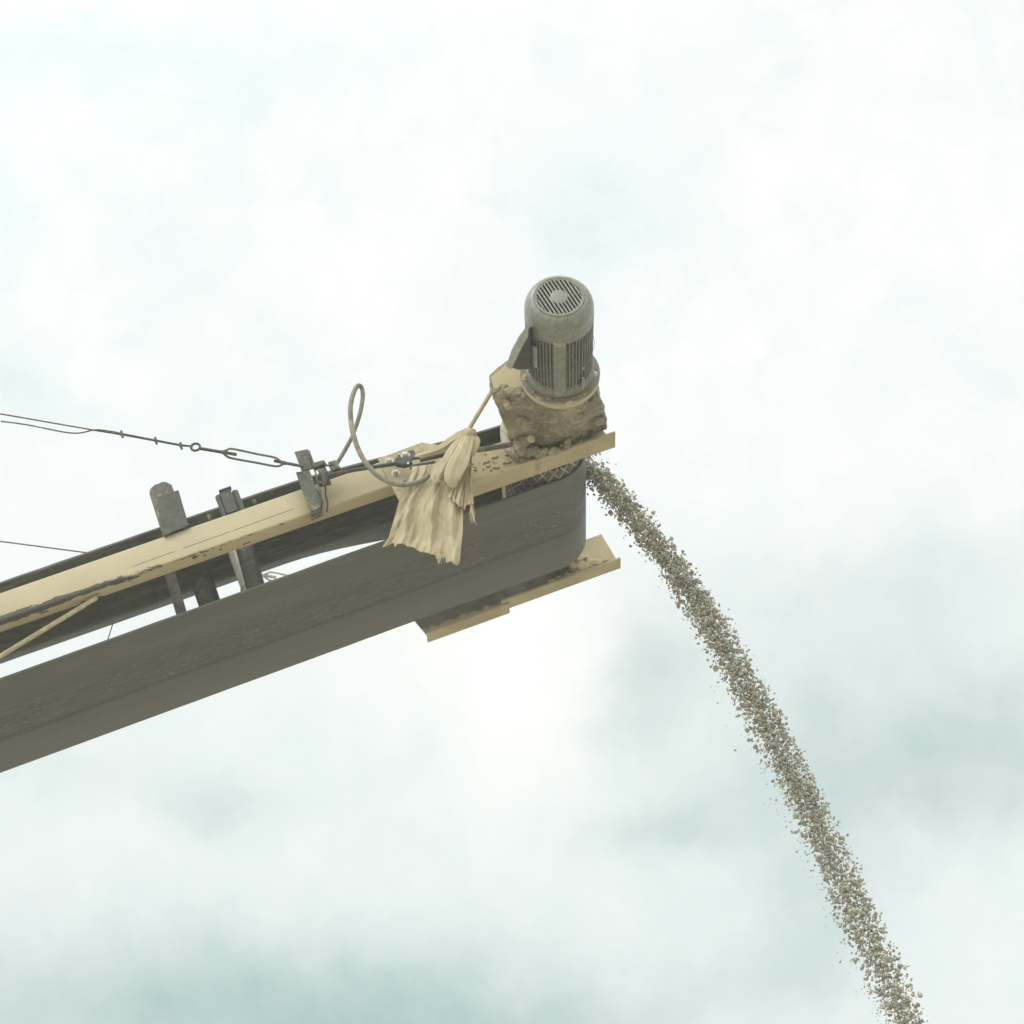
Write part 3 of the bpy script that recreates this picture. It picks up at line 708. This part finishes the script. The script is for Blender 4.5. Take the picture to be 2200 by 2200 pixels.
# guy wires + turnbuckles: near side, then the same on the far side
def wire_kit(off,near):
    def pp(x,y,n=.42):
        p=P(x,y,n); return (p[0],p[1],p[2])
    wo=pp(420,958)
    g_=empty('guy_wire',wo,'thin twisted guy wire with three clips and a loose tail' if near else 'thin guy wire running behind the belt edge','wire','guy wires of the conveyor')
    L0=pp(0,889); L1=pp(210,925.5); dirv=V(L0)-V(L1); far=tuple(V(L0)+dirv*7)
    if off:
        a_=V(P(0,1163,-.38))-V(off); b_=V(P(190,1188,-.38))-V(off)
        mb=MB().tube([tuple(a_+(a_-b_)*7),tuple(a_),tuple(b_),pp(414,959.5)],.0025,8); st=part(mb,'strand',M['wire'],g_,wo)
    else:
     mb=MB().tube([far,L0,L1,pp(262,934),pp(335,947.5),pp(389,957.5),pp(414,959.5)],.0025,8); st=part(mb,'strand',M['wire'],g_,wo)
    if not off: mb=MB().tube(catmull([pp(2,905),pp(60,913),pp(155,930.5),pp(205,923.5,.425),pp(240,927,.425),pp(262,931.5,.425),pp(335,945.5,.425),pp(389,955.5,.425),pp(411,958)],8),.0024,8); part(mb,'loose_tail',M['wire'],g_,wo)
    for (x,y) in ((262,933),(335,947),(389,958)):
        c=pp(x,y,.421); m2=MB(); m2.blob(c,(.0065,.007,.0065),.2,90,(12,8),x)
        for s_ in (-1,1):
            c2=pp(x+s_*1.2,y+s_*4.6,.423); m2.lathe(c2,(0,1,0),[(-.005,.004),(.005,.004)],6)
        if not off: part(m2,'wire_clip',M['wire'],g_,wo,smooth=40)
    to=pp(545,985)
    t_=empty('turnbuckle',to,'rusty open turnbuckle between guy wire eye and anchor bracket' if near else 'pale turnbuckle seen through the gap between the belt runs','turnbuckle','turnbuckles of the guy wires')
    eb=MB(); c=pp(420,960.5); e1=V(pp(430,962))-V(c); e2=V(pp(418,950))-V(c); eb.torus(c,tuple(e1),tuple(e2),.0142,.0040,28,10)
    eb.tube([pp(430,963.5),pp(508,976.5)],.0053,12); part(eb,'eye_bolt',M['steel'] if near else M['pale'],t_,to)
    fb=MB(); mt=M['wire'] if near else M['pale']
    fb.tube(catmull([pp(478,972),pp(487,967,.427),pp(500,964.5,.43),pp(550,975,.43),pp(590,983,.43),pp(603,991,.427),pp(610,994)],6),.0036,10)
    fb.tube(catmull([pp(478,972),pp(487,980,.413),pp(500,985,.41),pp(550,994,.41),pp(590,1001.5,.41),pp(603,1000,.413),pp(610,995)],6),.0036,10)
    for (x,y) in ((480,971.5),(610,994.5)):
        a_=V(pp(x-5,y-1));b_=V(pp(x+5,y+1)); fb.lathe(tuple(a_),tuple(b_-a_),[(0,.005),(.003,.0066),((b_-a_).length-.003,.0066),((b_-a_).length,.005)],12)
    part(fb,'frame',mt,t_,to)
    part(MB().tube([pp(589,990),pp(610,994.3),pp(652,1002)],.0050,12),'end_bolt',M['steel'],t_,to)
    if off:
        for r in (g_,t_): r.location=tuple(V(r.location)+V(W(*off))-V(W(0,0,0)))
wire_kit(None,True)
wire_kit((.073,-.80,.05),False)

# ---------------------------------------------------------------- sacking rag
RO=P(1005,935,.46)
rg=empty('sacking_rag',RO,'frayed tan sacking knotted over the rod and hanging across the beam','cloth')
def rpart(mb,name,label=None,**k): return part(mb,name,M['cloth'],rg,RO,label,smooth=70,**k)
def c3(X,Y): return (780+X/5.083,860+Y/5.083)
def polyline(pts,t):
    L=[0]
    for a,b in zip(pts,pts[1:]): L.append(L[-1]+math.dist(a,b))
    s=t*L[-1]
    for i in range(len(pts)-1):
        if s<=L[i+1] or i==len(pts)-2:
            k=(s-L[i])/max(1e-9,L[i+1]-L[i]); return lerp(pts[i],pts[i+1],k)
def sheet(top,bot,left,right,ntop,nbot,folds,seed,NS=110,NT=90,rag=.02):
    rows=[]
    for j in range(NT+1):
        t=j/NT; row=[]
        for i in range(NS+1):
            s=i/NS
            tt=t*(1+rag*(noise.noise(V((s*38,seed,0)))+.8*noise.noise(V((s*9,seed,4)))) ) if t>.94 else t
            A=polyline(top,s);B=polyline(bot,s);Lf=polyline(left,tt);Rt=polyline(right,tt)
            x,y=[(1-tt)*A[k]+tt*B[k]+(1-s)*Lf[k]+s*Rt[k]-((1-s)*(1-tt)*top[0][k]+s*(1-tt)*top[-1][k]+(1-s)*tt*bot[0][k]+s*tt*bot[-1][k]) for k in (0,1)]
            z=0
            for (fr_,am,ph) in folds: 
                w=math.sin(fr_*2*PI*(s+.05*math.sin(3*t+ph))+ph); z+=am*(1-abs(w)*1.3)*(.35+.65*ss(0,.5,t))
            z+=.017*noise.fractal(V((s*5+t*.6,t*1.6,seed)),1,2,3)+.0018*noise.fractal(V((s*24,t*3.5,seed)),1,2,4)+.0015*noise.fractal(V((s*60,t*20,seed)),1,2,3)
            row.append(P(x,y,ntop+(nbot-ntop)*t+z))
        rows.append(row)
    return MB().grid(rows)
top=[c3(*q) for q in ((530,730),(640,715),(800,690),(950,640),(1080,600),(1180,600))]
left=[c3(*q) for q in ((530,730),(530,800),(440,1000),(385,1130),(335,1310),(285,1500),(215,1605))]
bot=[c3(*q) for q in ((215,1605),(262,1590),(305,1565),(330,1555),(345,1605),(372,1570),(420,1560),(500,1598),(560,1620),(640,1662),(760,1672),(800,1700),(850,1735),(900,1715),(915,1770),(960,1752),(1000,1800),(1022,1808),(1052,1765))]
right=[c3(*q) for q in ((1180,600),(1160,800),(1110,1000),(1092,1180),(1088,1430),(1070,1600),(1052,1765))]
rpart(sheet(top,bot,left,right,.455,.43,((1.6,.014,.9),(4.3,.003,.3)),3),'hanging_sheet','wide frayed sheet with vertical folds',solid=.0025)
top2=[c3(*q) for q in ((1040,560),(1120,520),(1190,600))]; left2=[c3(*q) for q in ((1040,560),(1020,800),(930,1040),(925,1070))]
bot2=[c3(*q) for q in ((925,1070),(960,1060),(985,1110),(1015,1115),(1060,1170),(1095,1160),(1110,1205),(1120,1150),(1190,1130),(1205,1140))]
right2=[c3(*q) for q in ((1190,600),(1180,800),(1190,960),(1205,1140))]
rpart(sheet(top2,bot2,left2,right2,.468,.462,((1.3,.008,.4),(4,.002,1)),8,60,60,.03),'torn_layer','short torn layer at the right',solid=.002)
def tongue(pts,wid,n,name,seed,flat=.5):
    path=catmull([P(*c3(X,Y),n+dn) for X,Y,dn in pts],8)
    def r(t):
        k=t*(len(wid)-1); i=min(int(k),len(wid)-2); w=lerp((wid[i],),(wid[i+1],),k-i)[0]/5.083/643/2; return (w*flat,w)
    def fold(a,t): return 1+.13*math.sin(5*a+seed+2*t)+.07*math.sin(9*a+seed*2)+.10*noise.noise(V((math.cos(a)*2,math.sin(a)*2,t*6+seed)))
    return MB().tube(path,r,44,fold=fold)
rpart(tongue(((1160,380,0),(1110,520,.008),(1060,650,.012),(1010,760,.012),(985,850,.01),(985,905,.005),(1005,950,0)),(90,150,190,190,160,110,40),.487,'x',2),'loose_end','broad folded end hanging from the knot')
rpart(tongue(((1090,400,0),(1000,500,.004),(930,620,.006),(870,740,.005),(830,820,0),(815,885,-.004)),(60,80,95,80,55,14),.482,'x',5),'loose_end','narrow twisted end left of the broad one')
rpart(tongue(((1200,390,0),(1215,450,.004),(1200,540,0),(1190,610,-.004)),(70,110,90,30),.478,'x',7),'loose_end','short bunched end right of the knot')
mb=MB().blob(P(*c3(1150,375),.482),(.026,.022,.020),.30,26,(40,28),4)
rpart(mb,'knot')
rpart(tongue(((1120,340,.0),(1050,390,.0),(960,450,0),(860,520,-.004),(740,570,-.008),(640,598,-.012),(560,612,-.016)),(60,95,90,85,70,55,18),.472,'x',11,.7),'twisted_roll','twisted roll lying along the plate')
fr=MB(); rnd=random.Random(4)
for i in range(16):
    x,y=c3(rnd.uniform(1165,1205),rnd.uniform(1120,1150)); L=rnd.uniform(14,44)
    fr.tube(catmull([P(x,y,.46),P(x+rnd.uniform(-2,4),y+L*.5,.46),P(x+rnd.uniform(-3,9),y+L,.46)],4),.0007,5)
for i in range(12):
    x,y=c3(rnd.uniform(790,930),0); yy=860+(1672+(x-(780+760/5.083))*5.083*.36)/5.083; L=rnd.uniform(6,17)
    fr.tube(catmull([P(x,yy-3,.44),P(x+rnd.uniform(-2,2),yy+L*.5,.44),P(x+rnd.uniform(-3,3),yy+L,.44)],4),.0008,5)
for (X,Y) in ((820,885),):
    x,y=c3(X,Y); fr.tube(catmull([P(x,y-2,.478),P(x+3,y+2,.478),P(x-6,y+4,.478),P(x-11,y+7,.478)],4),.0012,6)
    fr.tube(catmull([P(x,y-2,.478),P(x+5,y-1,.478),P(x+7,y+3,.478)],4),.0012,6)
rpart(fr,'frayed_fringe')['kind']='stuff'

# ---------------------------------------------------------------- falling gravel
def gravel():
    cpx=[(1130,990),(1170,978),(1215,985),(1256,1003),(1290,1029),(1344,1090),(1412,1175),(1480,1266),(1537,1355),(1594,1457),(1651,1561),(1708,1674),(1765,1790),(1822,1915),(1879,2043),(1936,2170),(1990,2295),(2060,2460),(2140,2650),(2230,2870)]
    path=[W(*P(x,y,0)) for x,y in cpx]; path=np.array(catmull(path,12))
    seg=np.linalg.norm(np.diff(path,axis=0),axis=1); S_=np.concatenate([[0],np.cumsum(seg)]); L=S_[-1]
    rg_=np.random.default_rng(5)
    ico=bmesh.new(); bmesh.ops.create_icosphere(ico,subdivisions=1,radius=1); bv=np.array([v.co[:] for v in ico.verts]); bf=np.array([[v.index for v in f.verts] for f in ico.faces]); ico.free()
    N=18500
    # denser where the stones leave the belt slowly
    s=rg_.random(N*3)*L; dens=1/(1+.28*s); keep=rg_.random(N*3)<dens; s=s[keep][:N]; N=len(s)
    idx=np.clip(np.searchsorted(S_,s)-1,0,len(seg)-1); k=((s-S_[idx])/seg[idx])[:,None]
    c=path[idx]*(1-k)+path[idx+1]*k; tg=(path[idx+1]-path[idx])/seg[idx][:,None]
    side=np.stack([tg[:,2],np.zeros(N),-tg[:,0]],1)       # in-plane normal, x-positive = outer edge
    side*=np.sign(side[:,0:1]+1e-9)
    fall=np.clip(s/1.0,0,1)
    w=.029+.016*fall+.022*s/L
    a=rg_.normal(0,.52,N); a=np.where(a>1.0,1.0-rg_.random(N)*.5,a); a=np.where(a<-1.25,-rg_.random(N),a)
    stray=rg_.random(N)<.014*np.clip(s-.5,0,3); a=np.where(stray,-1-np.abs(rg_.normal(0,.45,N)),a)
    clump=np.array([noise.noise(V((x*9,q*2,1.3))) for x,q in zip(s,a)])*.16
    a=a+clump
    b=np.clip(rg_.normal(0,.42,N),-1,1)*(.092-.040*fall)
    c=c+side*(a*w)[:,None]; c[:,1]+=b
    c+=rg_.normal(0,.004,(N,3))
    r=np.exp(rg_.normal(math.log(.0031),.45,N)); r=np.clip(r,.0014,.0090)
    r=np.where(stray,r*.6,r)
    sc=r[:,None]*np.stack([rg_.uniform(.7,1.5,N),rg_.uniform(.6,1.1,N),rg_.uniform(.7,1.2,N)],1)
    q=rg_.normal(size=(N,4)); q/=np.linalg.norm(q,axis=1)[:,None]; w_,x,y,z=q.T
    Rm=np.stack([1-2*(y*y+z*z),2*(x*y-z*w_),2*(x*z+y*w_),2*(x*y+z*w_),1-2*(x*x+z*z),2*(y*z-x*w_),2*(x*z-y*w_),2*(y*z+x*w_),1-2*(x*x+y*y)],1).reshape(N,3,3)
    nv=len(bv); jit=1+rg_.uniform(-.28,.28,(N,nv,1)); vv=bv[None]*jit*sc[:,None,:]; vv=np.einsum('nij,nkj->nki',Rm,vv)+c[:,None,:]
    org=np.array(W(.19,0,0)); vv=vv.reshape(-1,3)-org
    ff=(bf[None]+(np.arange(N)*nv)[:,None,None]).reshape(-1,3)
    me=bpy.data.meshes.new('falling_gravel'); me.vertices.add(len(vv)); me.vertices.foreach_set('co',vv.ravel().astype(np.float32))
    me.loops.add(ff.size); me.loops.foreach_set('vertex_index',ff.ravel().astype(np.int32)); me.polygons.add(len(ff))
    me.polygons.foreach_set('loop_start',(np.arange(len(ff))*3).astype(np.int32)); me.update(calc_edges=True); me.validate()
    tone=me.attributes.new('tone','FLOAT','POINT'); tone.data.foreach_set('value',np.repeat(rg_.random(N),nv).astype(np.float32))
    at=me.attributes.new('cd','FLOAT_VECTOR','POINT'); at.data.foreach_set('vector',vv.ravel().astype(np.float32))
    me.materials.append(M['gravel']); o=bpy.data.objects.new('falling_gravel',me); col.objects.link(o); o.location=tuple(org)
    tag(o,'stream of loose grey gravel pouring off the belt end','gravel',kind='stuff')
    print('stones',N)
gravel()

# ---------------------------------------------------------------- sky, sun, camera
sun_dir=V((-.45,-.62,.80)).normalized()
w=bpy.data.worlds.new('World'); scn.world=w; w.use_nodes=True; t=NT(w.node_tree); bg=w.node_tree.nodes['Background']
g=t.n('ShaderNodeTexCoord').outputs['Generated']; x,y,z=t.sep(g)[0:3]
az=t.m('ARCTAN2',x,y); el=t.m('ARCSINE',z); K=1/F
wn=t.vm('SUBTRACT',t.noise(g,9,5,.55,color=True),(.5,.5,.5)); wn2=t.vm('SUBTRACT',t.noise(g,34,5,.6,color=True),(.5,.5,.5))
wx,wy,_=t.sep(t.vm('ADD',t.vm('SCALE',wn,scale=250.0),t.vm('SCALE',wn2,scale=170.0)))[0:3]
SX=t.m('ADD',t.m('ADD',t.m('DIVIDE',t.m('MULTIPLY',az,t.m('COSINE',el)),K),1100.0),wx)
SY=t.m('ADD',t.m('SUBTRACT',1100.0,t.m('DIVIDE',t.m('SUBTRACT',el,E),K)),wy)
def blobs(lst):
    acc=None
    for (cx,cy,sx,sy,am) in lst:
        a=t.m('DIVIDE',t.m('SUBTRACT',SX,cx),sx); b=t.m('DIVIDE',t.m('SUBTRACT',SY,cy),sy)
        e=t.m('MULTIPLY',t.m('EXPONENT',t.m('MULTIPLY',t.m('ADD',t.m('MULTIPLY',a,a),t.m('MULTIPLY',b,b)),-1.0)),am)
        acc=e if acc is None else t.m('ADD',acc,e)
    return acc
BLUE=((130,140,190,110,.75),(480,160,280,110,.55),(10,430,80,260,.75),(620,210,90,60,.4),(1340,430,190,210,.65),(1340,440,60,120,.25),(50,820,80,60,.85),(170,885,110,40,.7),(280,745,70,30,.5),(1720,215,75,26,.6),(1760,90,70,25,.4),(770,450,40,32,.5),(620,900,230,130,.35),(420,520,150,180,.25),(1210,150,50,40,.3))
GREY=((1900,1720,440,170,.62),(2180,1670,260,130,.3),(300,2200,650,210,.7),(800,2120,450,170,.35),(1370,1480,110,150,.42),(1370,1790,140,60,.35),(1720,2010,170,230,.45),(1750,1520,280,180,.28),(470,1690,130,55,.3),(1250,2180,420,70,.45),(1950,1330,420,120,.22),(200,1650,260,60,.15),(1120,1540,170,260,-.25),(1000,1400,260,120,-.12),(1500,1620,120,60,-.1))
B=blobs(BLUE); G=blobs(GREY)
nz=t.noise(g,16,7,.6); nz2=t.noise(g,48,6,.6)
B=t.m('MULTIPLY',B,t.m('ADD',.6,t.m('MULTIPLY',nz,.8))); 
G=t.m('MULTIPLY',G,t.m('ADD',.45,t.m('MULTIPLY',nz,1.1)))
G=t.m('ADD',G,t.mr(SY,950.0,1750.0,0,.17))
fb=t.m('ADD',t.m('MULTIPLY',t.m('SUBTRACT',nz,.5),.16),t.m('MULTIPLY',t.m('SUBTRACT',nz2,.5),.14))
tint=t.vm('ADD',t.vm('SCALE',(.125,.05,.045),scale=B),t.vm('SCALE',(.40,.325,.32),scale=G))
low=t.mr(SY,900.0,1650.0,0,1)
cream=blobs(((1130,1560,230,300,1.0),(950,1380,260,140,.6),(420,1780,420,130,.25)))
tint=t.vm('ADD',tint,t.vm('SCALE',(.048,.008,.022),scale=low)); tint=t.vm('SUBTRACT',tint,t.vm('SCALE',(.045,.012,.0),scale=cream))
wisp=t.m('MULTIPLY',t.mr(t.noise(g,30,8,.62,1.2),.50,.60),t.mr(SY,1500.0,900.0)); tint=t.vm('ADD',tint,t.vm('SCALE',(.035,.012,.012),scale=wisp))
base=t.vm('SUBTRACT',(.985,1.005,.995),tint); base=t.vm('SUBTRACT',base,t.comb(t.m('MULTIPLY',fb,1.1),t.m('MULTIPLY',fb,.5),t.m('MULTIPLY',fb,.55)))
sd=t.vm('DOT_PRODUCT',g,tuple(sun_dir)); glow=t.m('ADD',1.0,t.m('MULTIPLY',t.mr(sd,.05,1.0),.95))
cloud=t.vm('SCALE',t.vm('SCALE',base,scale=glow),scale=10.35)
sky=t.n('ShaderNodeTexSky',sky_type='NISHITA'); sky.sun_disc=False; sky.sun_elevation=math.asin(sun_dir.z); sky.sun_rotation=math.atan2(sun_dir.x,sun_dir.y)
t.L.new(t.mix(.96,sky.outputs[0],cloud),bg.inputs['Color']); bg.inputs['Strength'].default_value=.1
sl=bpy.data.lights.new('sun','SUN'); sl.energy=.85; sl.angle=math.radians(18); sl.color=(1,.95,.86)
so=bpy.data.objects.new('sun',sl); col.objects.link(so); so.rotation_euler=sun_dir.to_track_quat('Z','Y').to_euler(); so.location=(0,0,20)
cam=bpy.data.cameras.new('camera'); cam.lens=36*F/2200; cam.sensor_width=36; cam.clip_end=2000; cam.clip_start=.05
cb_=bpy.data.objects.new('camera',cam); col.objects.link(cb_)
r_=V(RT);u_=V(UP);f_=V(f); cb_.matrix_world=Matrix(((r_.x,u_.x,-f_.x,C_[0]),(r_.y,u_.y,-f_.y,C_[1]),(r_.z,u_.z,-f_.z,C_[2]),(0,0,0,1)))
scn.camera=cb_
scn.view_settings.view_transform='Standard'; scn.view_settings.look='None'; scn.view_settings.exposure=0; scn.view_settings.gamma=1
scn.render.resolution_x=1024; scn.render.resolution_y=1024

bpy.context.view_layer.update()
top=max((o.matrix_world@V(c)).z for o in scn.objects if o.type=='MESH' for c in o.bound_box)
def build_haze():  # thin scattering volume added around the scene to lift the dark tones
    X=121.0; z0,z1=-1.3,top+.25
    me=bpy.data.meshes.new('haze'); me.from_pydata([(x,y,z) for z in (z0,z1) for y in (-X,X) for x in (-X,X)],[],[(0,2,3,1),(4,5,7,6),(0,1,5,4),(2,6,7,3),(0,4,6,2),(1,3,7,5)])
    m=bpy.data.materials.new('tone_lift_air'); m.use_nodes=True; nt=m.node_tree; nt.nodes.clear()
    v=nt.nodes.new('ShaderNodeVolumePrincipled'); o=nt.nodes.new('ShaderNodeOutputMaterial'); nt.links.new(v.outputs[0],o.inputs['Volume'])
    v.inputs['Density'].default_value=.006; v.inputs['Color'].default_value=(.93,.95,.94,1)
    me.materials.append(m); ob=bpy.data.objects.new('haze',me); col.objects.link(ob); tag(ob,'thin air volume added to lift the dark tones','haze',kind='stuff')
build_haze()
print('top',top)
